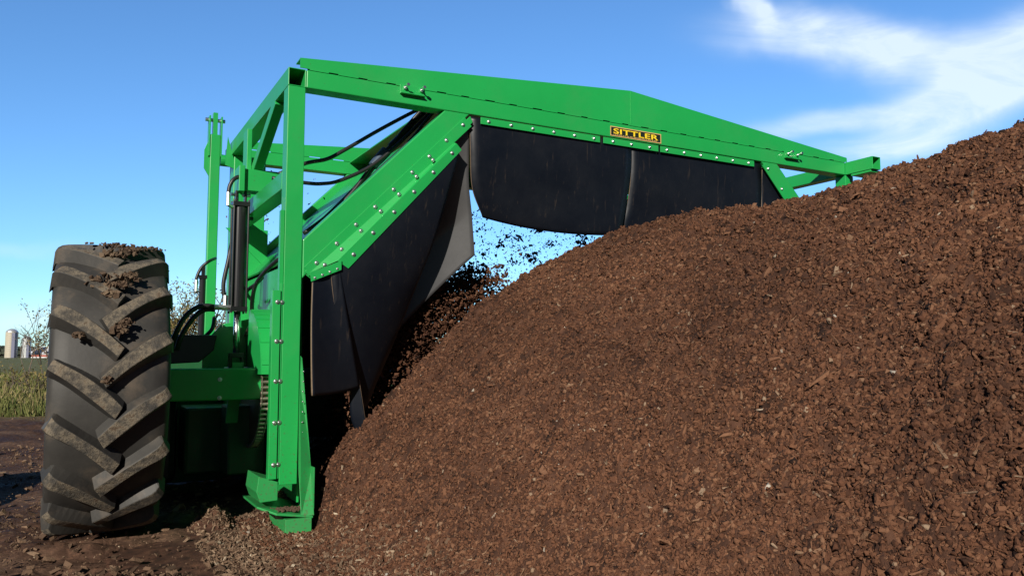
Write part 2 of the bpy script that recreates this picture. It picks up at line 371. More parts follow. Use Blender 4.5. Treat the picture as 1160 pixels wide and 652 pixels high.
fitting([(-.278, 1.6, 1.48), (-.278, 1.6, 1.40), (-.24, 1.6, 1.40)], .013)
hose([(.01, .75, 1.44), (-.02, .8, 1.40), (-.04, 1.0, 1.36), (.06, 1.3, 1.32)], .012)
hose([(.1, .2, 1.55), (-.0, .3, 1.50), (-.05, .6, 1.40), (-.04, .8, 1.30), (-.02, .9, 1.2)], .013)
hose([(-.30, 1.2, 1.0), (-.27, 1.2, 1.06), (-.22, 1.2, 1.12), (-.20, 1.25, 1.2)], .013)

# --- left bolted flange strip beside the post
s = MB(); s.box(-.088, -.045, -.010, -.002, .28, 1.30); s.box(-.088, -.080, -.002, .045, .28, 1.30); s.box(-.044, -.030, .0, .008, .28, 1.34)
st = s.build('bolted_strip', GREEN, MC, bev=.002)
for z in (1.235, 1.02, .803, .58, .356): bolt(st, -.062, -.010, z); bolt(st, -.036, .000, z)
s = MB().box(-.050, -.0305, .012, .05, .9, 1.75).build('angle_iron', GREEN, MC)

# --- foot: shoe plate, trough, gusset, skid
f = MB()
f.prism([(-.145, -.02, .145), (-.145, .40, .145), (.135, .40, .10), (.135, -.10, .085), (-.06, -.10, .115)], (0,0,-1), .012)
foot = f.build('shoe_plate', GREEN_DIRTY, MC, bev=.003)
f = MB(); f.prism([(-.125, .0, .160), (-.145, .0, .215), (-.135, .0, .298), (-.033, .0, .262), (-.033, .0, .165)], (0,1,0), .30)
f.build('toe_box', GREEN_DIRTY, foot, bev=.003)
f = MB(); f.box(-.012, .128, -.10, .30, -.01, .078); f.build('skid_block', GREEN_DIRTY, foot, bev=.003)
f = MB(); f.prism([(.0715, .02, .95), (.080, -.01, .93), (.135, -.04, .32), (.140, -.10, .088), (.0715, -.095, .088), (.0715, -.02, .33)], (0,1,0), .008); f.box(.132, .142, -.09, .30, .088, .34)
gs = f.build('gusset_plate', GREEN_DIRTY, foot, bev=.0015)
n = 10
for i in range(n):
    z = .36+.055*i; bolt(gs, .084, -.030+.0*i, z).scale = (.35, .35, .35)
# dirt lying on the shoe plate
v = []; q = MB()
for i in range(150):
    x = random.gauss(.02, .05); y = random.uniform(-.085, .02); s_ = random.uniform(.003, .011)
    if x > .12 or x < -.13: continue
    q.cyl((x, y, .118-(x*.06)), (x+random.uniform(-.01, .01), y, .118-(x*.06)+s_), s_, s_*.5, n=5)
q.build('caked_dirt', plain('dirt', (.07, .042, .026), .95, 0, .4, 40), foot)['kind'] = 'stuff'

# --- inclined diagonals (left and right) with liner sheets
def diag(mir):
    fx = (lambda u: 4.76-u) if mir else (lambda u: u)
    a = MB(); a.prism([(fx(u), 0, z) for u, z in ((.935, ZB-.001), (1.105, ZB-.001), (.0725, 1.372), (.0725, 1.590))], (0,1,0), T)
    d = a.build('diagonal_beam', GREEN, MC, bev=.006)
    a = MB(); a.prism([(fx(u), LEN-T, z) for u, z in ((.935, ZB-.001), (1.105, ZB-.001), (.0725, 1.372), (.0725, 1.590))], (0,1,0), T)
    a.build('diagonal_beam', GREEN, MC, bev=.006)
    a = MB(); a.add([(fx(.08), T+.001, 1.52), (fx(.965), T+.001, 2.425), (fx(.965), LEN-T-.001, 2.425), (fx(.08), LEN-T-.001, 1.52),
                     (fx(.088), T+.001, 1.512), (fx(.973), T+.001, 2.417), (fx(.973), LEN-T-.001, 2.417), (fx(.088), LEN-T-.001, 1.512)],
                    [(0,1,2,3), (4,7,6,5), (0,4,5,1), (1,5,6,2), (2,6,7,3), (3,7,4,0)])
    a.build('liner_sheet', GREEN, MC)
    return d
dl = diag(False); dr = diag(True)
MB().box(.95, 3.8, T+.002, LEN-T-.002, ZT-.012, ZT-.004).build('roof_sheet', GREEN, MC)
MB().box(.105, .117, .15, LEN-T, .12, 1.50).build('side_sheet', GREEN, MC)
MB().box(4.64, 4.652, .15, LEN-T, .12, 1.50).build('side_sheet', GREEN, MC)

# --- strips with bolts
def bar_strip(name, pts, th, m=GREEN, bev=.0015): return MB().prism(pts, (0,1,0), th).build(name, m, MC, bev=bev)
for x0, x1, bs in ((1.187, 2.111, (1.242, 1.407, 1.57, 1.733, 1.899, 2.058)), (2.141, 2.624, (2.22, 2.38, 2.543)), (2.645, 3.575, (2.702, 2.864, 3.026, 3.184, 3.347, 3.513))):
    so = MB().box(x0, x1, .002, .010, 2.412, ZB-.006).build('header_strip', GREEN, MC, bev=.0015)
    for bx in bs: bolt(so, bx, .002, 2.434)
# left diagonal strip 1
so = bar_strip('diagonal_strip', [(1.112, .004, 2.452), (1.128, .004, 2.42), (.118, .004, 1.375), (.095, .004, 1.392)], .008)
so = bar_strip('diagonal_strip', [(1.100, -.006, 2.437), (1.126, -.006, 2.412), (.11, -.006, 1.385), (.085, -.006, 1.41)], .008)
so2 = MB().prism([(1.068, -.0065, 2.435), (1.118, -.0065, 2.385), (.13, -.0065, 1.385), (.08, -.0065, 1.435)], (0,1,0), .007).build('diagonal_strip', GREEN, MC, bev=.0015)
for x, z in ((1.057, 2.385), (.943, 2.271), (.831, 2.156), (.72, 2.045), (.603, 1.928), (.49, 1.812), (.376, 1.698), (.264, 1.580), (.15, 1.462)): bolt(so2, x, -.0065, z)
# folded plate: slope from the strip out to the ridge, then a flange
A = [(1.0, -.009, 2.273), (.104, -.009, 1.418)]
Rg = [(.992, -.05, 2.247), (.271, -.05, 1.488)]
Lo = [(1.03, -.047, 2.212), (.315, -.047, 1.440)]
def plate4(mb, a, b, c, d, th=(0, .005, 0)):
    P = [Vector(x) for x in (a, b, c, d)]; t = Vector(th)
    mb.add(P+[p+t for p in P], [(0,1,2,3), (4,7,6,5), (0,4,5,1), (1,5,6,2), (2,6,7,3), (3,7,4,0)])
fp = MB(); plate4(fp, (.995, -.012, 2.262), (.992, -.05, 2.247), (.262, -.05, 1.478), (.112, -.012, 1.405)); plate4(fp, (.992, -.051, 2.247), (1.03, -.047, 2.212), (.322, -.047, 1.436), (.258, -.051, 1.476))
fo = fp.build('folded_flap_holder', GREEN, MC)
for x, z in ((.963, 2.184), (.84, 2.050), (.716, 1.918), (.592, 1.785), (.465, 1.652), (.350, 1.518)): bolt(fo, x, -.049, z)
for x, z in ((.849, 2.130), (.742, 2.016), (.632, 1.897), (.52, 1.785), (.402, 1.66), (.290, 1.545), (.195, 1.450)): bolt(fo, x-.004, -.030, z)
so = MB().prism([(.108, -.060, 1.350), (.278, -.060, 1.425), (.278, -.060, 1.478), (.150, -.060, 1.422), (.100, -.060, 1.404)], (0,1,0), .006).build('short_strip', GREEN, MC, bev=.001)
for i in range(4): bolt(so, .128+.042*i, -.060, 1.372+.019*i).scale = (.6, .6, .6)
# right diagonal strip
so = MB().prism([(3.652, -.006, 2.43), (3.70, -.006, 2.45), (4.5, -.006, 1.61), (4.45, -.006, 1.59)], (0,1,0), .008).build('diagonal_strip', GREEN, MC, bev=.0015)
for k in range(6): bolt(so, 3.715+.145*k, -.006, 2.41-.147*k)
# hanging rubber flaps
def lerp_path(P, t):
    P = [Vector(p) for p in P]; n = len(P)-1; s = min(t*n, n-1e-6); i = int(s); return P[i].lerp(P[i+1], s-i)
def smooth_path(P, sub=6):
    P = [Vector(p) for p in P]; Q = []
    for i in range(len(P)-1):
        a = P[max(i-1, 0)]; b = P[i]; c = P[i+1]; d = P[min(i+2, len(P)-1)]
        for k in range(sub):
            t = k/sub; Q.append(.5*((2*b)+(c-a)*t+(2*a-5*b+4*c-d)*t*t+(3*b-a-3*c+d)*t**3))
    Q.append(P[-1]); return Q
RUBBER_LIT = plain('sunlit_grey_rubber', (.060, .060, .062), .27, 0, .35, 5, .05)  # paler copy of the flap rubber; the sun's sheen is put into its grey
def flap(left, right, bulge, th=.010, m0=None, nx=18, nz=20, label=None, bow=0, name='rubber_flap'):
    """sheet hung between two edge curves (x,z from top to bottom); bulge(s,t)->y"""
    Lp = smooth_path([(x, 0, z) for x, z in left]); Rp = smooth_path([(x, 0, z) for x, z in right])
    m = MB(); vs = []
    for j in range(nz+1):
        t = j/nz; a = lerp_path(Lp, t); b_ = lerp_path(Rp, t)
        for i in range(nx+1):
            s = i/nx; p = a.lerp(b_, s); vs.append((p.x, bulge(s, t), p.z-bow*t*4*s*(1-s)))
    W = nx+1
    m.add(vs, [(j*W+i, j*W+i+1, (j+1)*W+i+1, (j+1)*W+i) for j in range(nz) for i in range(nx)])
    o = m.build(name, [m0 or RUBBER, EDGE], MC, smooth=True, label=label)
    so = o.modifiers.new('thick', 'SOLIDIFY'); so.thickness = th; so.offset = 0; so.material_offset_rim = 1; so.use_rim = True
    return o
flap([(1.115, 2.455), (1.128, 2.23), (1.158, 2.006), (1.26, 1.835)], [(2.392, 2.45), (2.392, 2.30), (2.381, 2.12), (2.330, 1.79)], lambda s, t: .022+.10*t*t*(1-.3*s)+.012*math.sin(5*s)*t, bow=.035, label='wide black rubber flap with a rounded lower corner')
flap([(2.396, 2.45), (2.40, 2.21), (2.39, 2.018), (2.336, 1.79)], [(3.677, 2.45), (3.675, 2.2), (3.665, 1.95), (3.655, 1.72)], lambda s, t: .030+.085*t*t+.015*math.sin(4*s+1)*t, label='wide black rubber flap dipping into the pile')
flap([(3.683, 2.42), (3.683, 2.2), (3.68, 1.7)], [(3.74, 2.42), (3.95, 2.2), (4.45, 1.62)], lambda s, t: .026+.03*t)
flap([(.118, 1.385), (.110, 1.15), (.108, .93), (.110, .727)], [(.272, 1.452), (.315, 1.22), (.372, .98), (.432, .757)], lambda s, t: -.044-.075*t*(1-s)+.10*t*t*s+.02*math.sin(3*s), bow=.012, label='small square rubber flap beside the post')
flap([(.22, 1.42), (.25, 1.22), (.30, 1.00), (.38, .76), (.46, .50)], [(1.02, 2.215), (.96, 1.97), (.885, 1.65), (.775, 1.31), (.62, .85)], lambda s, t: -.040+.22*t*t+.04*s*t, nx=22, nz=28, bow=-.0, label='long black rubber flap hanging below the diagonal')
flap([(.70, 2.03), (.74, 1.75), (.70, 1.4), (.66, 1.02)], [(1.125, 2.43), (1.128, 2.08), (1.160, 1.84), (1.185, 1.58)], lambda s, t: .03+.17*(1-s**2.4)*min(1, t*1.6)+.10*t-.05*t*t, nx=22, nz=24, m0=RUBBER_LIT, bow=-.0, label='grey lit rubber flap curling behind the long one')
flap([(.13, 1.45), (.13, 1.0), (.13, .45)], [(1.05, 2.38), (1.25, 1.8), (1.62, 1.5), (1.8, .6)], lambda s, t: LEN-.14+.04*math.sin(9*s)*t, label='dark rubber curtain at the far end of the tunnel')
flap([(.39, .80), (.40, .60), (.44, .50)], [(.43, .80), (.47, .60), (.50, .46)], lambda s, t: .10-.05*s+.03*t, nx=6, nz=10, label='narrow curled strip of rubber')
flap([(3.70, 1.75), (3.75, 1.3), (3.8, .8)], [(4.44, 1.60), (4.42, 1.2), (4.38, .8)], lambda s, t: .05+.1*t)

# --- mixing drum inside the tunnel
dr_ = MB(); dr_.cyl((.13, 1.15, .62), (4.63, 1.15, .62), .24, n=24)
drum = dr_.build('mixing_drum', plain('drum', (.03, .06, .03), .6, 0, .5, 8), MC)
pd = MB()
for i in range(64):
    u = .22+4.3*i/63; a = i*.8; d = Vector((0, math.cos(a), math.sin(a))); c0 = Vector((u, 1.15, .62))
    pd.beam(c0+d*.22, c0+d*.46, .055, .012, side=(1,0,0))
pd.build('paddle', STEEL, drum)['kind'] = 'stuff'

# --- lower drive parts behind the wheel
MB().box(-.62, .10, .62, .82, .675, .865).build('axle_beam', GREEN, MC, bev=.01)
MB().box(-.64, -.60, .50, .95, .48, 1.02).build('hub_plate', GREEN, MC, bev=.01)
ab = MB()
s = MB(); s.prism([(-.50, 1.0, 1.075), (-.215, 1.0, 1.075), (-.235, 1.0, .975), (-.32, 1.0, .90), (-.50, 1.0, .89)], (0,1,0), .25); s.build('valve_guard', BLACKP, MC, bev=.006)
s = MB(); s.prism([(-.285, 1.12, .80), (-.285, 1.12, .97), (-.25, 1.12, 1.06), (-.17, 1.12, 1.15), (-.12, 1.12, 1.16), (.05, 1.12, 1.20), (.05, 1.12, .80)], (0,1,0), .015); s.build('drive_guard_plate', GREEN, MC, bev=.002)
MB().box(-.74, .10, 1.95, 2.0, .015, 1.02).build('belly_panel', GREEN_SHADE, MC, bev=.01)
MB().box(-.66, -.40, 1.3, 1.9, .10, .70).build('drive_motor', BLACKP, MC, bev=.05)
s = MB().box(-.36, .10, 1.25, 1.6, .16, .60).build('gearbox_housing', GREEN_SHADE, MC, bev=.02)
s = MB().box(-.14, .10, .95, 1.25, .18, .62).build('drive_housing', GREEN_SHADE, MC, bev=.015)
s = MB(); s.prism([(-.17, .86, .52), (-.10, .86, .52), (-.07, .86, .90), (-.14, .86, .90)], (0,1,0), .03); s.build('lever_link', GREEN, MC)
for x, z in ((-.57, .80), (-.25, .80), (-.57, .71), (-.25, .69)): bolt(MC, x, .62, z)
# chain guard: rim sheet wound round the sprocket and its side plate
cy, cz, cr = .92, .80, .44
g = MB(); N = 22
a0, a1 = R(94), R(176)
pts = [(cy+cr*math.cos(a), cz+cr*math.sin(a)) for a in [a0+(a1-a0)*i/N for i in range(N+1)]]
for i in range(N):
    (y0, z0), (y1, z1) = pts[i], pts[i+1]
    ci, si = math.cos(a0+(a1-a0)*(i+.5)/N), math.sin(a0+(a1-a0)*(i+.5)/N)
    g.add([(-.035, y0, z0), (.10, y0, z0), (.10, y1, z1), (-.035, y1, z1)], [(0,1,2,3)])
g.add([(-.0355, cy, cz+.03)]+[(-.0355, y, z) for y, z in pts], [tuple(range(N+2))])
o = g.build('chain_guard', GREEN, MC); sm = o.modifiers.new('t', 'SOLIDIFY'); sm.thickness = .005
s = MB(); s.cyl((-.01, cy, cz-.05), (.01, cy, cz-.05), .36, n=40); sp = s.build('sprocket', STEEL, MC)
ch = MB(); Rr = .385; NL = 72
for i in range(NL):
    a = 2*math.pi*i/NL; c0 = Vector((0, cy+Rr*math.cos(a), cz-.05+Rr*math.sin(a)))
    tdir = Vector((0, -math.sin(a), math.cos(a)))
    for sx in (-.021, .021): ch.beam(c0+Vector((sx, 0, 0))-tdir*.017, c0+Vector((sx, 0, 0))+tdir*.017, .004, .022, side=(1,0,0))
    ch.cyl(c0-Vector((.026, 0, 0)), c0+Vector((.026, 0, 0)), .009, n=8)
ch.build('roller_chain', plain('chain_steel', (.42, .36, .30), .35, .8, .3, 60), sp)

# --- wheel
WU, WV, WR = -.868, .53, .775
def build_wheel():
    rim = MB()
    prof = [(-.17, .36), (-.19, .385), (-.17, .36), (-.12, .34), (.12, .34), (.17, .36), (.19, .385)]
    n = 48; vs = []; fs = []
    for k in range(n):
        a = 2*math.pi*k/n
        for (x, r) in prof: vs.append((x, r*math.cos(a), r*math.sin(a)))
    m = len(prof)
    for k in range(n):
        for j in range(m-1): fs.append((k*m+j, k*m+j+1, ((k+1) % n)*m+j+1, ((k+1) % n)*m+j))
    rim.add(vs, fs); rim.cyl((.05, 0, 0), (.07, 0, 0), .35, n=40); rim.cyl((.0, 0, 0), (.25, 0, 0), .11, n=24)
    w = rim.build('wheel', plain('rim_paint', (.5, .5, .5), .4, 0, .1), MC); w.location = (WU, WV, WR)
    # carcass
    hw = .25; t = MB(); n = 128
    prof = [(-.17, .40), (-.235, .47), (-.262, .56), (-.268, .64), (-.260, .680), (-.240, .699), (-.18, .712), (-.09, .722), (0, .725), (.09, .722), (.18, .712), (.240, .699), (.260, .680), (.268, .64), (.262, .56), (.235, .47), (.17, .40)]
    m = len(prof); vs = []; fs = []
    for k in range(n):
        a = 2*math.pi*k/n
        for (x, r) in prof: vs.append((x, r*math.cos(a), r*math.sin(a)))
    for k in range(n):
        for j in range(m-1): fs.append((k*m+j, ((k+1) % n)*m+j, ((k+1) % n)*m+j+1, k*m+j+1))
    t.add(vs, fs)
    # lugs: angle grows towards the tyre's edge, so the pattern points down on the side facing out
    NLUG = 17
    def surf(x): # radius of the carcass at x
        for (xa, ra), (xb, rb) in zip(prof[3:-3], prof[4:-3]):
            if xa <= x <= xb: return ra+(rb-ra)*(x-xa)/(xb-xa)
        return .69
    for side in (-1, 1):
        for k in range(NLUG):
            base = 2*math.pi*(k+(.5 if side > 0 else 0))/NLUG
            path = []; S = 12
            for i in range(S+1):
                s_ = i/S; x = side*(-.036+s_*.310)
                if s_ > .88: x = side*(-.036+.88*.310+(s_-.88)*.16)
                dphi = .05+.42*s_-.11*s_*s_                # towards the top as it nears the edge (front face)
                path.append((x, dphi, s_))
            vs = []; fs = []
            for (x, dp, s_) in path:
                a = base-dp
                top = .778-.10*max(0, s_-.8)**1.2*1.6-.006*s_ ; bot = surf(x)-.012
                if s_ > .93: bot = .64; top = .742
                jw = .031+.004*math.sin(k*2.1+s_*5)
                for (rr, dw) in ((bot, -jw*1.85), (top, -jw), (top, jw), (bot, jw*1.7)):
                    vs.append((x, dw, a, rr))
            # width runs mostly along the circumference, turned by the lug's slant
            V = []
            for (x, dw, a, rr) in vs:
                slant = .52*side
                aa = a+dw*.86/rr; xx = x+dw*slant*.9
                # tyre angle: 0 = forward (+y), pi/2 = up
                V.append((xx, rr*math.cos(aa), rr*math.sin(aa)))
            for i in range(S):
                for j in range(3): fs.append((i*4+j, (i+1)*4+j, (i+1)*4+j+1, i*4+j+1))
            o0 = len(t.v); t.v += V
            for q, f_ in enumerate(fs): t.f.append(tuple(i+o0 for i in f_)); t.m.append(1 if q % 3 == 1 else 0)
            t.f.append((o0, o0+1, o0+2, o0+3)); t.m.append(0)
            t.f.append(tuple(o0+S*4+j for j in (3, 2, 1, 0))); t.m.append(0)
    ty = t.build('tyre', [TYRE, LUG], w, bev=.004)
    # shade the carcass smooth only
    me = ty.data; nf = n*(m-1)
    sm = [i < nf for i in range(len(me.polygons))]; me.polygons.foreach_set('use_smooth', sm)
    return w
wheel = build_wheel()
tilt = 0
# lumps of mud stuck to the upper tread
def lumps(spots, name, parent, m, n_each=26, sc=1.0):
    V = []; F = []; tt = []
    base = np.array([(-1,-1,-1),(1,-1,-1),(1,1,-1),(-1,1,-1),(-1,-1,1),(1,-1,1),(1,1,1),(-1,1,1)], float)
    fb = np.array([(0,3,2,1),(4,5,6,7),(0,1,5,4),(1,2,6,5),(2,3,7,6),(3,0,4,7)])
    for (x, a, rr, spread, size) in spots:
        for k in range(n_each):
            xx = x+random.gauss(0, spread); aa = a+random.gauss(0, spread)/rr*.6; r_ = rr+random.uniform(-.004, .014)
            s_ = size*random.uniform(.35, 1.1)
            p = base*s_*np.array([random.uniform(.6, 1.6), random.uniform(.6, 1.6), random.uniform(.5, 1)])*.5
            p = p*(1+.3*rng.standard_normal((8, 3)))
            M = np.array(Matrix.Rotation(random.uniform(0, 6.28), 3, Vector((random.random(), random.random(), random.random()))))
            p = p @ M.T+np.array([xx, r_*math.cos(aa), r_*math.sin(aa)])
            F.append(fb+len(V)*8); V.append(p); tt += [min(1, max(0, random.gauss(.62, .2)))]*8
    o = np_mesh(name, np.concatenate(V), np.concatenate(F), m, np.array(tt), smooth=False); o.parent = parent; o['kind'] = 'stuff'
    return o
# angles: pi = facing the camera side, pi/2 = top
spots = [(.02, R(118), .775, .035, .020), (.08, R(112), .775, .03, .022), (.07, R(133), .775, .028, .022), (.03, R(138), .772, .02, .02), (-.06, R(136), .772, .03, .018),
         (-.02, R(143), .77, .018, .018), (.02, R(158), .77, .018, .02), (.05, R(155), .77, .02, .018), (-.02, R(176), .77, .012, .018), (-.15, R(160), .765, .01, .016), (.12, R(104), .77, .05, .016), (.18, R(100), .765, .04, .014), (-.02, R(100), .775, .05, .015)]
lumps(spots, 'caked_mud', wheel, M_MUDL)

# ================================================================== COMPOST PILE (machine-aligned)
def prof(x):
    xs = np.array([-.9, -.35, -.08, .1, .25, .45, .70, 1.0, 1.3, 1.8, 2.35]); zs = np.array([0, .0, .03, .12, .27, .50, .77, 1.04, 1.26, 1.56, 1.74])
    return np.interp(x, xs, zs)
def rawH(u, v):
    x = np.where(u > 2.35, 4.7-u, u)
    # soften the polyline
    h = (prof(x-.06)+prof(x)+prof(x+.06)+prof(x-.12)+prof(x+.12))/5
    crest = np.interp(v, [-6, -3, -2.6, -2.2, -1.8, -1.3, -.9, -.45, 0, 1.5, 2.2, 5], [1.10, 1.10, 1.08, 1.05, 1.02, 1.03, 1.05, 1.045, 1.02, .62, .62, .7])
    wide = np.interp(v, [-6, -1.5, 0], [.10, .06, 0])
    h = np.maximum(h, 0)*crest
    inside = np.clip((v-.05)/.55, 0, 1)
    h = h*(1-.25*inside*np.exp(-((u-1.0)/1.0)**2))
    # low trodden spill along the toe
    sp = .020*np.exp(-((u+.42)/.34)**2)*np.clip((.45-v)/.5, 0, 1)
    sp += .10*np.exp(-((u+.30)/.11)**2-((v-.30)/.16)**2)
    h = np.maximum(h, sp)+.4*np.minimum(h, sp)
    return h
def H(u, v, fine=True):
    h = rawH(u, v); k = np.clip(h/.05, 0, 1)
    n = .05*vn(u, v, 1.1, 1)+.04*vn(u, v, 3, 2)+.034*vn(u, v, 7, 3)
    if fine:
        c = vn(u, v, 14, 4); n = n+.042*c+.042*np.maximum(-.1, vn(u, v, 30, 5))
        patch = np.clip(.5+2.2*vn(u, v, 2.2, 12), .25, 1.3)
        c2 = np.maximum(0, vn(u, v, 55, 6)); n = n+patch*(.040*c2+.018*vn(u, v, 90, 7))
    h = h+n*k*np.clip(.35+h*1.2, .35, 1)-.03*(1-k)
    foot = np.exp(-np.maximum(0, np.abs(u+.02)-.17)**2/.003-np.maximum(0, np.abs(v+.15)-.36)**2/.010)
    return h*(1-foot)+np.minimum(h, .0)*foot
def axis(a, b, mid, step, grow):
    """positions from a to b, spaced `step` near mid and wider away from it"""
    out = [mid]; s = step
    while out[-1] < b: s = step*(1+grow*abs(out[-1]-mid)); out.append(out[-1]+s)
    lo = [mid]
    while lo[-1] > a: s = step*(1+grow*abs(lo[-1]-mid)); lo.append(lo[-1]-s)
    return np.array(sorted(set(out+lo)))
au = axis(-1.25, 5.2, .6, .0105, .22); av = axis(-5.6, 2.6, -2.2, .0095, .30)
UU, VV = np.meshgrid(au, av, indexing='ij'); ZZ = H(UU, VV)
ZZ = np.where((UU < -1.0) | (rawH(UU, VV) < .004), -.05, ZZ)
UJ = UU+.004*rng.standard_normal(UU.shape); VJ = VV+.004*rng.standard_normal(VV.shape)
nu, nv = UU.shape; idx = np.arange(nu*nv).reshape(nu, nv)
F = np.stack([idx[:-1, :-1], idx[1:, :-1], idx[1:, 1:], idx[:-1, 1:]], -1).reshape(-1, 4)
keep = (ZZ[:-1, :-1] > -.045) | (ZZ[1:, 1:] > -.045); F = F[keep.ravel()]
V3 = np.stack([UJ.ravel(), VJ.ravel(), ZZ.ravel()], -1)
tint = np.clip(.5+.7*vn(UU, VV, 30, 8)+.5*vn(UU, VV, 90, 9), 0, 1).ravel()
pile = np_mesh('compost_pile', V3, F, M_PILE, tint)
pile.location = (OX, OY, 0); pile.rotation_euler = (0, 0, ROT)
tag(pile, 'long steep heap of dark brown compost filling the right side', None, None, 'stuff')
print('pile verts', len(V3))

# chips: thin irregular shreds strewn over the surface
BASE = np.array([(-1,-1,-1),(1,-1,-1),(1,1,-1),(-1,1,-1),(-1,-1,1),(1,-1,1),(1,1,1),(-1,1,1)], float)
FB = np.array([(0,3,2,1),(4,5,6,7),(0,1,5,4),(1,2,6,5),(2,3,7,6),(3,0,4,7)])
CU, CV, CZ = -1.048, -4.456, .94
def chips(pos, nrm, size, kindr, tilt=.8):
    """pos (n,3), nrm (n,3), size (n,3) half sizes"""
    n = len(pos)
    r = nrm+tilt*rng.standard_normal((n, 3)); r /= np.linalg.norm(r, axis=1)[:, None]
    a = np.cross(r, rng.standard_normal((n, 3))); a /= np.linalg.norm(a, axis=1)[:, None]
    b = np.cross(r, a)
    c = BASE[None]*(1+.28*rng.standard_normal((n, 8, 3)))
    # one end pinched
    c[:, :, 1] *= np.where(BASE[None, :, 0] > 0, rng.uniform(.15, 1, (n, 1)), 1)
    c = c*size[:, None, :]
    P = pos[:, None]+c[:, :, :1]*a[:, None]+c[:, :, 1:2]*b[:, None]+c[:, :, 2:]*r[:, None]
    F = (FB[None]+(np.arange(n)*8)[:, None, None]).reshape(-1, 4)
    return P.reshape(-1, 3), F, np.repeat(kindr, 8)
def sample(n, u0, u1, v0, v1, power=2.0, accept=None):
    out = []
    tot = 0
    while tot < n:
        u = rng.uniform(u0, u1, n*2); v = rng.uniform(v0, v1, n*2)
        d2 = (u-CU)**2+(v-CV)**2+.3
        p = np.clip((2.6/d2)**(power/2), 0, 1)
        ok = rng.random(n*2) < p
        if accept is not None: ok &= accept(u, v)
        u, v = u[ok], v[ok]; out.append(np.stack([u, v], -1)); tot += len(u)
    return np.concatenate(out)[:n]
def in_view(u, v):
    # camera looks along world +Y: depth and side offset
    x = (u-CU)*CA-(v-CV)*SA; y = (u-CU)*SA+(v-CV)*CA
    return (y > 1.1) & (np.abs(x) < .78*y+.25) & (rawH(u, v) > .02)
def scatter(n, u0, u1, v0, v1, accept, smin, smax, power=2.0, elong=(1.2, 4), flat=(.3, .7), tintmu=.5, tints=.2, lift=.3, grow=0.0):
    q = sample(n, u0, u1, v0, v1, power, accept); u, v = q[:, 0], q[:, 1]
    z = H(u, v); e = .02
    gx = (H(u+e, v)-H(u-e, v))/(2*e); gy = (H(u, v+e)-H(u, v-e))/(2*e)
    nr = np.stack([-gx, -gy, np.ones(n)], -1); nr /= np.linalg.norm(nr, axis=1)[:, None]
    L = smin*(smax/smin)**(rng.random(n)**1.8)
    d = np.sqrt((u-CU)**2+(v-CV)**2)
    L = L*(1+grow*np.clip(d-2.5, 0, 4))
    el = rng.uniform(*elong, n); fl = rng.uniform(*flat, n)
    sz = np.stack([L/2, L/2/el, L/2/el*fl], -1)
    pos = np.stack([u, v, z], -1)+nr*(sz[:, 1:2]*lift)
    t = np.clip(rng.normal(tintmu, tints, n), 0, .97)
    t = np.where(rng.random(n) < .003, rng.uniform(.97, 1, n), t)
    return chips(pos, nr, sz, t)
parts = []
vis = lambda u, v: in_view(u, v) & (u < 2.75) & (v < .35)
parts.append(scatter(210000, -.2, 2.75, -4.0, .35, vis, .004, .017, 1.9, (1.0, 1.8), (.6, 1.0), .47, .17, .25, grow=.14))     # crumbs
parts.append(scatter(60000, -.2, 2.75, -4.0, .35, vis, .009, .030, 1.9, (2.5, 6), (.3, .8), .52, .17, .3))              # shreds
parts.append(scatter(4500, -.2, 2.75, -4.0, .35, vis, .016, .045, 1.6, (4, 10), (.5, 1), .72, .13, .8))                  # splinters
parts.append(scatter(160, -.1, 2.6, -4.0, .0, vis, .030, .060, 1.2, (1.8, 3.2), (.2, .45), .78, .10, .5))                 # big flat chips
def join(parts):
    V = []; F = []; T_ = []; o = 0
    for v, f, t in parts: V.append(v); F.append(f+o); T_.append(t); o += len(v)
    return np.concatenate(V), np.concatenate(F), np.concatenate(T_)
V_, F_, T_ = join(parts)
ch_ = np_mesh('wood_chips', V_, F_, M_CHIP, T_, smooth=False)
smf = np.zeros(len(ch_.data.polygons), bool); smf[:210000*6*4//5] = True; ch_.data.polygons.foreach_set('use_smooth', smf)
ch_.location = (OX, OY, 0); ch_.rotation_euler = (0, 0, ROT)
tag(ch_, 'loose reddish brown wood chips and shreds strewn over the compost slope', None, None, 'stuff')
# paler trodden chips at the toe
toe = lambda u, v: (u < .12+.15*rng.random(u.shape)) & in_view(u, v) & (rng.random(u.shape) < .15+.85*np.exp(-((u+.25)/.42)**2)) & (rawH(u, v) > .02*rng.random(u.shape))
pp = [scatter(22000, -1.1, .25, -3.4, .5, toe, .008, .032, 1.3, (1.2, 4), (.3, .7), .45, .22, .3), scatter(3000, -1.1, .2, -3.4, .5, toe, .02, .05, 1.3, (3, 8), (.3, .7), .75, .15, .6)]
V_, F_, T_ = join(pp)
tc_ = np_mesh('spilled_chips', V_, F_, M_SPILL, T_, smooth=False)
tc_.location = (OX, OY, 0); tc_.rotation_euler = (0, 0, ROT)
tag(tc_, 'pale trodden wood chips spilled on the ground around the machine foot', None, None, 'stuff')
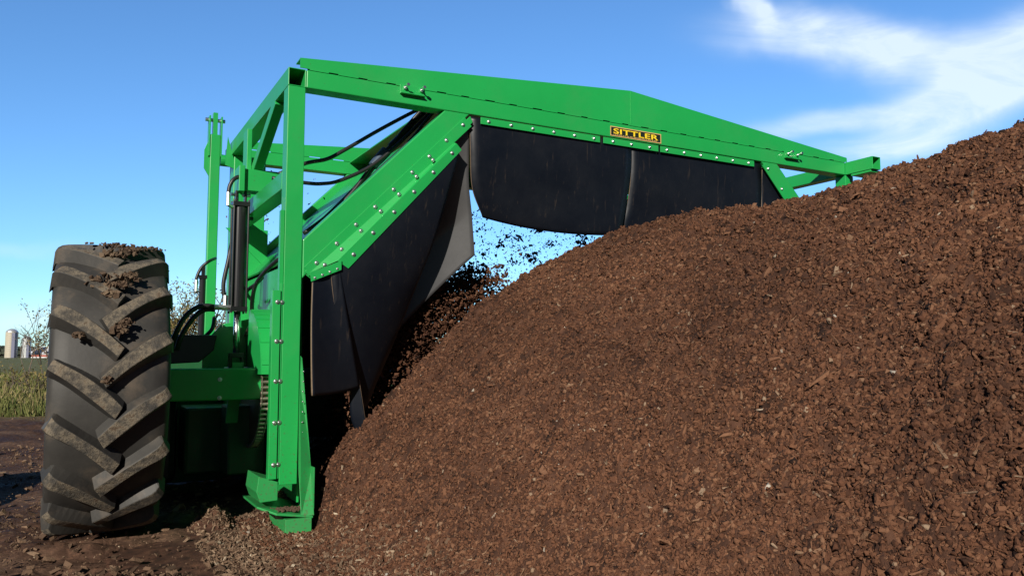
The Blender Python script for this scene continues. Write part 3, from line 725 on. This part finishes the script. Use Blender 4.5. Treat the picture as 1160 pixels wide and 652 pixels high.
# compost thrown through the tunnel
def flying():
    P = []; S = []
    def cloud(n, f, s0, s1):
        for _ in range(n):
            p = f(); P.append(p); S.append(s0*(s1/s0)**(random.random()**2.2))
    # dense curtain low on the left of the tunnel
    def dense():
        v = random.uniform(.25, 1.1); u = random.uniform(.45, 1.55)
        top = 1.10+(u-.5)*.42+v*.05
        return (u, v, top-abs(random.gauss(0, .30))+.06*math.sin(u*17+v*9))
    def spray():
        u = random.uniform(1.2, 3.1); v = random.uniform(.3, 1.6); return (u, v, 1.40+.16*(u-1.2)+random.uniform(-.1, .62)*(1-.15*u))
    def clot():
        c = random.choice(CL); return (c[0]+random.gauss(0, c[3]*1.5), c[1]+random.gauss(0, c[3]), c[2]+random.gauss(0, c[3]*.6))
    CL = [(random.uniform(1.25, 1.75), random.uniform(.3, .9), random.uniform(1.45, 1.95), random.uniform(.015, .035)) for _ in range(14)]
    CL += [(random.uniform(1.7, 3.0), random.uniform(.5, 1.2), random.uniform(1.6, 1.95), random.uniform(.015, .03)) for _ in range(14)]
    cloud(26000, dense, .005, .026); cloud(2600, spray, .003, .013); cloud(900, clot, .006, .022)
    def stray():
        return (random.uniform(.1, .6), random.uniform(1.2, 3), random.uniform(1.9, 2.35))
    cloud(70, stray, .005, .018)
    def stray2(): return (random.uniform(-.05, .5), random.uniform(2.2, 3), random.uniform(1.3, 1.9))
    cloud(50, stray2, .005, .014)
    P = np.array(P); S = np.array(S); n = len(P)
    nr = rng.standard_normal((n, 3)); nr /= np.linalg.norm(nr, axis=1)[:, None]
    sz = np.stack([S/2*1.3, S/2*.8, S/2*.5], -1)
    return chips(P, nr, sz, np.clip(rng.normal(.4, .2, n), 0, .95))
V_, F_, T_ = flying()
fl_ = np_mesh('thrown_compost', V_, F_, M_CHIP, T_, smooth=False)
fl_.location = (OX, OY, 0); fl_.rotation_euler = (0, 0, ROT)
tag(fl_, 'dark clods and crumbs of compost flying through the air inside the machine', None, None, 'stuff')

# ================================================================== GROUND
def ground_mesh():
    ys = [-30, -8, -3, 0, .8]
    y = 1.6
    while y < 26: ys.append(y); y *= 1.0065
    while y < 4000: ys.append(y); y *= 1.06
    ys = np.array(ys); sx = np.concatenate([[-9, -4, -2, -1.3], np.linspace(-.95, .15, 420), [.3, .5, .8, 1.2, 2, 4, 9]])
    YY, SS = np.meshgrid(ys, sx, indexing='ij'); XX = SS*np.maximum(YY, 3.0)
    near = np.clip((26-YY)/10, 0, 1)*(YY > .5)
    z = near*(.05*vn(XX, YY, .9, 21)+.030*vn(XX, YY, 2.6, 22)+.016*vn(XX, YY, 8, 23)+.008*vn(XX, YY, 24, 24)+.004*vn(XX, YY, 60, 25))
    # rough clods
    rough = np.clip(vn(XX, YY, 1.1, 26)*3+.1, 0, 1)*np.clip((YY-3.5)/2, .25, 1)
    z += near*rough*(.05*np.maximum(0, vn(XX, YY, 6, 27))+.03*np.maximum(0, vn(XX, YY, 15, 28)))
    # a slightly raised churned bank where the mud meets the grass
    z += .16*np.exp(-((YY-10.0-.6*vn(XX, YY, .7, 30))/1.1)**2)*(.6+vn(XX, YY, 1.5, 29))*near
    z += .25*np.exp(-((YY-19)/4)**2)*(.7+vn(XX, YY, .25, 31))
    z -= .02
    # compact smooth under the wheel
    wx = OX+WU*CA-WV*SA; wy = OY+WU*SA+WV*CA
    d = np.sqrt((XX-wx)**2+(YY-wy)**2); z = z*np.clip(d/.8-.2, 0, 1)+(-.012)*(1-np.clip(d/.8-.2, 0, 1))
    z += .035*np.exp(-((d-.43)/.11)**2)*(.7+1.2*vn(XX, YY, 5, 33)+.8*vn(XX, YY, 14, 34))
    # a pressed wheel track with tread marks leading to the tyre
    uu = (XX-OX)*CA+(YY-OY)*SA; vv = -(XX-OX)*SA+(YY-OY)*CA
    tr = np.exp(-np.maximum(0, np.abs(uu-WU)-.22)**2/.004)*(vv < .3)*(YY > .5)
    z += tr*(-.012+.009*np.sign(np.sin((vv-.55*np.abs(uu-WU))*2*math.pi/.27)))+.012*np.exp(-((np.abs(uu-WU)-.34)/.06)**2)*(vv < .3)*(.6+vn(XX, YY, 6, 35))*(YY > .5)
    n0, n1 = YY.shape; idx = np.arange(n0*n1).reshape(n0, n1)
    F = np.stack([idx[:-1, :-1], idx[:-1, 1:], idx[1:, 1:], idx[1:, :-1]], -1).reshape(-1, 4)
    return np.stack([XX.ravel(), YY.ravel(), z.ravel()], -1), F
m, nt, b = mat('ground')
geo = nt.nodes.new('ShaderNodeNewGeometry'); sep = nt.nodes.new('ShaderNodeSeparateXYZ'); nt.links.new(geo.outputs['Position'], sep.inputs[0])
def gn(scale, det=5, rough=.6):
    n = nd(nt, 'ShaderNodeTexNoise', Scale=scale, Detail=det, Roughness=rough); nt.links.new(geo.outputs['Position'], n.inputs['Vector']); return n.outputs['Fac']
mudn = gn(1.7); mud = ramp(nt, mudn, [(.36, (.055, .030, .021)), (.5, (.090, .051, .035)), (.64, (.135, .082, .055))])
fine = ramp(nt, gn(28, 6, .75), [(.40, (.6, .6, .6)), (.56, (1.0, 1.0, 1.0)), (.70, (1.8, 1.65, 1.45))])
mm = nt.nodes.new('ShaderNodeMix'); mm.data_type = 'RGBA'; mm.blend_type = 'MULTIPLY'; mm.inputs[0].default_value = 1
nt.links.new(mud.outputs[0], mm.inputs[6]); nt.links.new(fine.outputs[0], mm.inputs[7])
grass = ramp(nt, gn(.8, 6), [(.32, (.085, .095, .025)), (.5, (.14, .125, .045)), (.66, (.23, .18, .085))])
field = ramp(nt, gn(.03, 4), [(.35, (.095, .105, .04)), (.65, (.14, .135, .06))])
def step(a, bb, nz, amp):
    mth = nd(nt, 'ShaderNodeMath', operation='MULTIPLY_ADD'); nt.links.new(gn(nz, 4), mth.inputs[0]); mth.inputs[1].default_value = amp; nt.links.new(sep.outputs['Y'], mth.inputs[2])
    r = nt.nodes.new('ShaderNodeMapRange'); r.inputs['From Min'].default_value = a+amp/2; r.inputs['From Max'].default_value = bb+amp/2; nt.links.new(mth.outputs[0], r.inputs['Value']); return r.outputs[0]
s1 = step(11.5, 14.5, .9, 9); s2 = step(30, 60, .2, 15)
c = mixc(nt, s1, mm.outputs[2], grass.outputs[0]); c = mixc(nt, s2, c, field.outputs[0])
nt.links.new(c, b.inputs['Base Color'])
wet = ramp(nt, mudn, [(.36, (.62, .62, .62)), (.46, (.95, .95, .95))]); nt.links.new(wet.outputs[0], b.inputs['Roughness']); b.inputs['Specular IOR Level'].default_value = .07
bump(nt, b, gn(70, 5, .7), .6, .012)
gv, gf = ground_mesh()
gr = np_mesh('ground', gv, gf, m); gr['kind'] = 'structure'; gr['label'] = 'wet brown mud yard running into a green field'
hx, hy = np.meshgrid(np.linspace(-1.25, 1.25, 120), np.linspace(-1.25, 1.25, 120), indexing='ij'); hr = np.sqrt(hx**2+hy**2)  # unseen heap, added off to the left to throw a shadow into view
hz = np.clip(1.0-hr/.98, -.1, 1)*1.08+.06*vn(hx+9, hy+4, 5, 61)+.03*vn(hx, hy, 20, 62)
ii = np.arange(120*120).reshape(120, 120)
hp = np_mesh('shadow_casting_heap', np.stack([hx.ravel(), hy.ravel(), hz.ravel()], -1), np.stack([ii[:-1, :-1], ii[1:, :-1], ii[1:, 1:], ii[:-1, 1:]], -1).reshape(-1, 4), M_PILE, np.clip(.5+.8*vn(hx, hy, 30, 63), 0, 1).ravel())
hp.location = (-4.20, 4.60, -.03); tag(hp, 'unseen heap of compost added beyond the left edge to cast a shadow left of the tyre', None, None, 'stuff')
# crumbs and clods of dirt on the yard
def yard():
    n = 16000; y = 3.2+rng.random(n)**1.6*11; x = rng.uniform(-.72, -.1, n)*y
    ok = (vn(x, y, 1.1, 26) > -.05) | (rng.random(n) < .25); x, y = x[ok], y[ok]; n = len(x)
    u = (x-OX)*CA+(y-OY)*SA; v = -(x-OX)*SA+(y-OY)*CA
    S = .005*(7)**(rng.random(n)**3.4)
    P = np.stack([x, y, .004+S*.2], -1); nr = np.tile(np.array([[0, 0, 1.]]), (n, 1))
    sz = np.stack([S/2*1.4, S/2, S/2*.5], -1)
    return chips(P, nr, sz, np.clip(rng.normal(.42, .2, n), 0, .98), .5)
V_, F_, T_ = yard()
yd = np_mesh('mud_crumbs', V_, F_, M_SPILL, T_, smooth=False); tag(yd, 'scattered crumbs of mud and bark lying on the wet yard', None, None, 'stuff')

# ================================================================== BACKGROUND
def leafm(name, stops, rough=.7, trans=0):
    m = tint_material(name, stops, rough); return m
M_GRASS = tint_material('dry_grass', [(0, (.06, .085, .02)), (.45, (.13, .14, .04)), (.7, (.24, .19, .09)), (1, (.36, .29, .16))], .8)
def grass_obj():
    n = 26000; y = 12.5+rng.random(n)**1.4*30; x = rng.uniform(-.80, -.30, n)*y
    ok = vn(x, y, .5, 41)+rng.random(n)*.5 > -.05; x, y = x[ok], y[ok]; n = len(x)
    zb = .25*np.exp(-((y-19)/4)**2)*(.7+vn(x, y, .25, 31))-.04
    h = rng.uniform(.05, .20, n)*(1+1.5*(rng.random(n) < .015))*(1+.9*(vn(x, y, .35, 42))); w = .009+.0006*y
    lx = .3*h*rng.standard_normal(n); ly = .3*h*rng.standard_normal(n); a = rng.uniform(0, 3.14, n); dx = w*np.cos(a); dy = w*np.sin(a)
    P = np.stack([np.stack([x-dx, y-dy, zb], -1), np.stack([x+dx, y+dy, zb], -1), np.stack([x+lx+dx*.2, y+ly+dy*.2, zb+h], -1), np.stack([x+lx-dx*.2, y+ly-dy*.2, zb+h], -1)], 1)
    t = np.clip(rng.normal(.40, .20, n)+.5*vn(x, y, .3, 43), 0, 1)
    return P.reshape(-1, 3), np.arange(n*4).reshape(-1, 4), np.repeat(t, 4)
V_, F_, T_ = grass_obj()
go = np_mesh('rough_grass', V_, F_, M_GRASS, T_, smooth=False); tag(go, 'rough dry and green grass at the edge of the yard', None, None, 'stuff')

M_BARK = plain('twig_bark', (.13, .10, .075), .85, 0, .3, 6)
M_LEAF = tint_material('autumn_leaf', [(0, (.07, .07, .02)), (.5, (.15, .13, .04)), (1, (.26, .19, .07))], .7)
def bush(name, label, cat, x, y, hgt, spread, nstem, nleaf, seed, depth=3, group=None, rbase=.03):
    random.seed(seed); root = empty(name, (x, y, 0)); tag(root, label, cat, group)
    st = MB(); tips = []
    def grow(p, d, L, r, dep):
        q = p+d*L; mid = p.lerp(q, .5)+Vector((random.gauss(0, .04), random.gauss(0, .04), 0))*L
        st.tube([p, mid, q], r, 5, sub=2, rs=(r, r*.6))
        for t in (.45, .75, 1): tips.append(p.lerp(q, t))
        if dep > 0:
            for _ in range(random.choice([3, 4, 4])):
                dd = (d+Vector((random.gauss(0, .5), random.gauss(0, .5), random.gauss(.05, .3)))).normalized()
                grow(p.lerp(q, random.uniform(.4, 1)), dd, L*random.uniform(.45, .75), r*.55, dep-1)
    for i in range(nstem):
        a = random.uniform(0, 6.28); d = Vector((math.cos(a)*spread, math.sin(a)*spread, 1)).normalized()
        grow(Vector((random.gauss(0, .12), random.gauss(0, .12), -.05)), d, hgt*random.uniform(.4, .55), rbase*random.uniform(.6, 1), depth)
    st.build('branches', M_BARK, root)
    if nleaf:
        tp = np.array([tuple(random.choice(tips)) for _ in range(nleaf)])+rng.normal(0, .07, (nleaf, 3))
        sz = rng.uniform(.018, .042, nleaf); nn = rng.standard_normal((nleaf, 3)); a = np.cross(nn, rng.standard_normal((nleaf, 3)))
        a /= np.linalg.norm(a, axis=1)[:, None]; b_ = np.cross(nn, a); b_ /= np.linalg.norm(b_, axis=1)[:, None]
        P = np.stack([tp-a*sz[:, None], tp+b_*sz[:, None]*.6, tp+a*sz[:, None], tp-b_*sz[:, None]*.6], 1).reshape(-1, 3)
        o = np_mesh('leaves', P, np.arange(nleaf*4).reshape(-1, 4), M_LEAF, np.repeat(rng.random(nleaf), 4), smooth=False); o.parent = root; o['kind'] = 'stuff'
    return root
bush('shrub_tree', 'half bare yellow leaved tree seen between the tyre and the hydraulic cylinder', 'tree', -8.2, 20.0, 3.9, .40, 8, 9000, 11, 3, rbase=.05)
bush('bare_shrub', 'nearly leafless shrub whose twigs show at the left edge of the tyre', 'shrub', -12.35, 21.5, 2.7, .16, 3, 700, 5, 3, rbase=.02)
bush('bare_sapling', 'bare twiggy sapling in the field in front of the white barn', 'sapling', -26.0, 43, 3.6, .22, 2, 0, 9, 3, rbase=.04)
bush('bare_sapling', 'bare twiggy sapling standing just right of the shorter silo', 'sapling', -24.2, 42, 3.2, .35, 3, 0, 14, 3, rbase=.04)
bush('weed_clump', 'dry branching weed stalks in the rough grass left of the tyre', 'weeds', -10.2, 17.2, 1.0, .55, 5, 150, 21, 2, rbase=.012)
bush('weed_clump', 'dry leafless weed stalks near the left edge of the photo', 'weeds', -11.8, 18.6, 1.0, .6, 5, 80, 22, 2, rbase=.012)

# farm on the horizon
M_CONC = plain('silo_concrete', (.42, .38, .30), .9, 0, .15, .6)
M_SILOC = plain('silo_cap', (.62, .64, .66), .35, .6, .15, 1)
M_WHITE = plain('white_sheet', (.62, .63, .66), .6, 0, .06, .5)
M_RED = plain('red_boards', (.28, .07, .05), .8, 0, .15, .5)
M_PANEL = plain('solar_panel', (.03, .05, .12), .2, 0, .2, 2)
M_DARKT = plain('far_tree', (.035, .045, .03), .9, 0, .4, .5)
D = 420
def silo(name, label, xr, r, h, staves):
    root = empty(name, (xr*D, D, 0)); tag(root, label, 'silo')
    b = MB(); b.cyl((0,0,-1), (0,0,h), r, n=32); b.build('wall', M_CONC if staves else M_SILOC, root, smooth=False)
    b = MB(); n = 32
    for k in range(5):
        z0 = h+k*r*.12; z1 = h+(k+1)*r*.12; f0 = math.cos(k/5*1.25); f1 = math.cos((k+1)/5*1.25); b.cyl((0,0,z0), (0,0,z1), r*1.02*f0, r*1.02*f1, n=n, cap=(k == 4))
    b.build('dome_cap', M_SILOC, root)
    b = MB(); b.box(r*.55, r*1.15, -r*.95, -r*.35, 0, h*.97); b.build('chute', plain('chute', (.12, .13, .2), .6), root)
    b = MB()
    for k in range(14): b.cyl((0,0,h*k/14+.3), (0,0,h*k/14+.42), r*1.012, n=n)
    b.build('hoops', M_SILOC, root)
silo('concrete_silo', 'taller beige concrete silo with a pale domed cap on the horizon', -.625, 2.9, 13.4, True)
silo('metal_silo', 'shorter silo with a white front and dark domed cap beside the barn', -.606, 2.1, 10.0, False)
def barn():
    root = empty('barn', (-.583*D, D+6, 0)); tag(root, 'long low white barn with dark solar panels on its roof', 'barn')
    b = MB(); b.box(-13, 14, 0, 14, -1, 2.2); b.build('wall', M_WHITE, root)
    b = MB(); b.add([(-13.5,-.6,2.2),(14.5,-.6,2.2),(14.5,7,6.0),(-10.0,7,6.0),(14.5,14.6,2.2),(-13.5,14.6,2.2)], [(0,1,2,3), (3,2,4,5), (0,3,5), (1,4,2)]); b.build('roof', M_WHITE, root)
    b = MB(); b.add([(-4.0,-.55,2.55),(3.2,-.55,2.55),(6.0,6.0,5.8),(.2,6.0,5.8)], [(0,1,2,3)]); o = b.build('solar_panel', M_PANEL, root); s = o.modifiers.new('t', 'SOLIDIFY'); s.thickness = .1; s.offset = 1
    b = MB(); b.box(-12, 16, -6, -5.8, -1, 1.6); b.build('lean_to', M_RED, root)
    b = MB(); b.box(-12, 16, -6.4, -6.2, -1, .5); b.build('rail', M_WHITE, root)
barn()
def fartrees():
    b = MB(); random.seed(4)
    V = []; n = 5000
    x = rng.uniform(-560, -270, n); y = 600+rng.uniform(-10, 10, n); top = 4+6*(vn(x, y*0, .03, 50)+.5)+3*vn(x, y*0, .2, 51)
    z = rng.random(n)*top; s = 1.1
    P0 = np.stack([x, y, z], -1); nr = rng.standard_normal((n, 3)); nr /= np.linalg.norm(nr, axis=1)[:, None]
    return chips(P0, nr, np.full((n, 3), s), rng.random(n)*.5)
V_, F_, T_ = fartrees()
ft = np_mesh('far_wood', V_, F_, M_DARKT, T_, smooth=False); tag(ft, 'far-off dark line of trees along the horizon', None, None, 'stuff')

# ================================================================== LIGHT, SKY, CAMERA
wd = bpy.data.worlds.new('World'); scene.world = wd; wd.use_nodes = True; nt = wd.node_tree
bg = nt.nodes['Background']; sky = nt.nodes.new('ShaderNodeTexSky'); sky.sky_type = 'NISHITA'; sky.sun_disc = False
sky.sun_elevation = SUN_EL; sky.sun_rotation = math.atan2(-SD.x, -SD.y); sky.altitude = 200; sky.air_density = 1.0; sky.dust_density = .2; sky.ozone_density = 3.0
bg.inputs['Strength'].default_value = .095
tc = nt.nodes.new('ShaderNodeTexCoord'); sep = nt.nodes.new('ShaderNodeSeparateXYZ'); nt.links.new(tc.outputs['Generated'], sep.inputs[0])
def M(op, a, b_=None, c=None, clamp=False):
    n = nt.nodes.new('ShaderNodeMath'); n.operation = op; n.use_clamp = clamp
    for i, x in enumerate((a, b_, c)):
        if x is None: continue
        if hasattr(x, 'links'): nt.links.new(x, n.inputs[i])
        else: n.inputs[i].default_value = x
    return n.outputs[0]
yy = M('MAXIMUM', sep.outputs['Y'], .05); A_ = M('DIVIDE', sep.outputs['X'], yy); B_ = M('DIVIDE', sep.outputs['Z'], yy)
cv = nt.nodes.new('ShaderNodeCombineXYZ'); nt.links.new(A_, cv.inputs[0]); nt.links.new(B_, cv.inputs[1])
mp = nt.nodes.new('ShaderNodeMapping'); nt.links.new(cv.outputs[0], mp.inputs[0]); mp.inputs['Rotation'].default_value = (0, 0, R(-12)); mp.inputs['Scale'].default_value = (2.8, 9, 1)
nz = nd(nt, 'ShaderNodeTexNoise', Scale=1.6, Detail=8, Roughness=.62, Distortion=1.1); nt.links.new(mp.outputs[0], nz.inputs['Vector'])
# soft warp so that the cloud banks have no straight edge
wn = nd(nt, 'ShaderNodeTexNoise', Scale=7, Detail=4, Roughness=.5); nt.links.new(cv.outputs[0], wn.inputs['Vector'])
wa = M('MULTIPLY', M('SUBTRACT', wn.outputs['Fac'], .5), .09); A2 = M('ADD', A_, wa); B2 = M('ADD', B_, M('MULTIPLY', wa, .6))
def blob(cx, cy, rx, ry, ang, amp):
    ca, sa = math.cos(R(ang)), math.sin(R(ang)); dx = M('SUBTRACT', A2, cx); dy = M('SUBTRACT', B2, cy)
    p = M('DIVIDE', M('ADD', M('MULTIPLY', dx, ca), M('MULTIPLY', dy, sa)), rx); q = M('DIVIDE', M('SUBTRACT', M('MULTIPLY', dy, ca), M('MULTIPLY', dx, sa)), ry)
    e = M('EXPONENT', M('MULTIPLY', M('ADD', M('POWER', M('ABSOLUTE', p), 2.6), M('POWER', M('ABSOLUTE', q), 2.6)), -1)); return M('MULTIPLY', e, amp)
tot = None
for a in BLOBS if 'BLOBS' in globals() else [(.415, .410, .115, .030, -3, 1.15), (.30, .452, .050, .013, -48, .8), (.53, .378, .10, .035, -6, .6), (.61, .350, .13, .045, 30, 1.0), (.69, .400, .12, .045, 18, .9), (.55, .305, .12, .028, 24, .7), (.42, .300, .13, .015, 10, .85), (.46, .262, .10, .013, 4, .55), (-.66, .135, .12, .010, 0, .22), (-.62, .045, .2, .018, 0, .45), (-.35, .075, .3, .02, 3, .2)]:
    bb = blob(*a); tot = bb if tot is None else M('ADD', tot, bb)
cl = M('MULTIPLY', M('MINIMUM', tot, 1.1), M('MULTIPLY_ADD', nz.outputs['Fac'], 1.75, -.04), clamp=True)
mixn = nt.nodes.new('ShaderNodeMix'); mixn.data_type = 'RGBA'
nt.links.new(M('MULTIPLY', cl, .74), mixn.inputs[0])
# the photographed sky is a purer blue than the model's
tn = nt.nodes.new('ShaderNodeMix'); tn.data_type = 'RGBA'; tn.blend_type = 'MULTIPLY'; tn.inputs[0].default_value = 1; tn.inputs[7].default_value = (.82, 1.22, 1.56, 1)
nt.links.new(sky.outputs[0], tn.inputs[6])
nt.links.new(tn.outputs[2], mixn.inputs[6]); mixn.inputs[7].default_value = (8.2, 9.2, 10.2, 1)
# the half of the sky behind the camera is dimmed to cut fill light
back = nt.nodes.new('ShaderNodeMapRange'); back.inputs['From Min'].default_value = -.1; back.inputs['From Max'].default_value = .5; back.inputs['To Min'].default_value = .10; back.inputs['To Max'].default_value = 1
nt.links.new(sep.outputs['Y'], back.inputs['Value'])
vm = nt.nodes.new('ShaderNodeVectorMath'); vm.operation = 'SCALE'; nt.links.new(mixn.outputs[2], vm.inputs[0]); nt.links.new(back.outputs[0], vm.inputs['Scale'])
nt.links.new(vm.outputs[0], bg.inputs['Color'])

sl = bpy.data.lights.new('sun', 'SUN'); sl.energy = 4.9; sl.angle = R(.53); sl.color = (1, .93, .82)
so = bpy.data.objects.new('sun', sl); COL.objects.link(so); so.rotation_euler = SD.to_track_quat('-Z', 'Y').to_euler(); so.location = (0, -10, 10)

cam = bpy.data.cameras.new('camera'); co = bpy.data.objects.new('camera', cam); COL.objects.link(co); scene.camera = co
co.location = (0, 0, .94); co.rotation_euler = (math.pi/2+math.atan(77/905), 0, 0)
cam.sensor_width = 36; cam.lens = 905/1160*36; cam.clip_start = .05; cam.clip_end = 6000
vs = scene.view_settings; vs.view_transform = 'Standard'; vs.look = 'None'; vs.gamma = 1; vs.use_curve_mapping = False; vs.exposure = .3
scene.cycles.max_bounces = 6
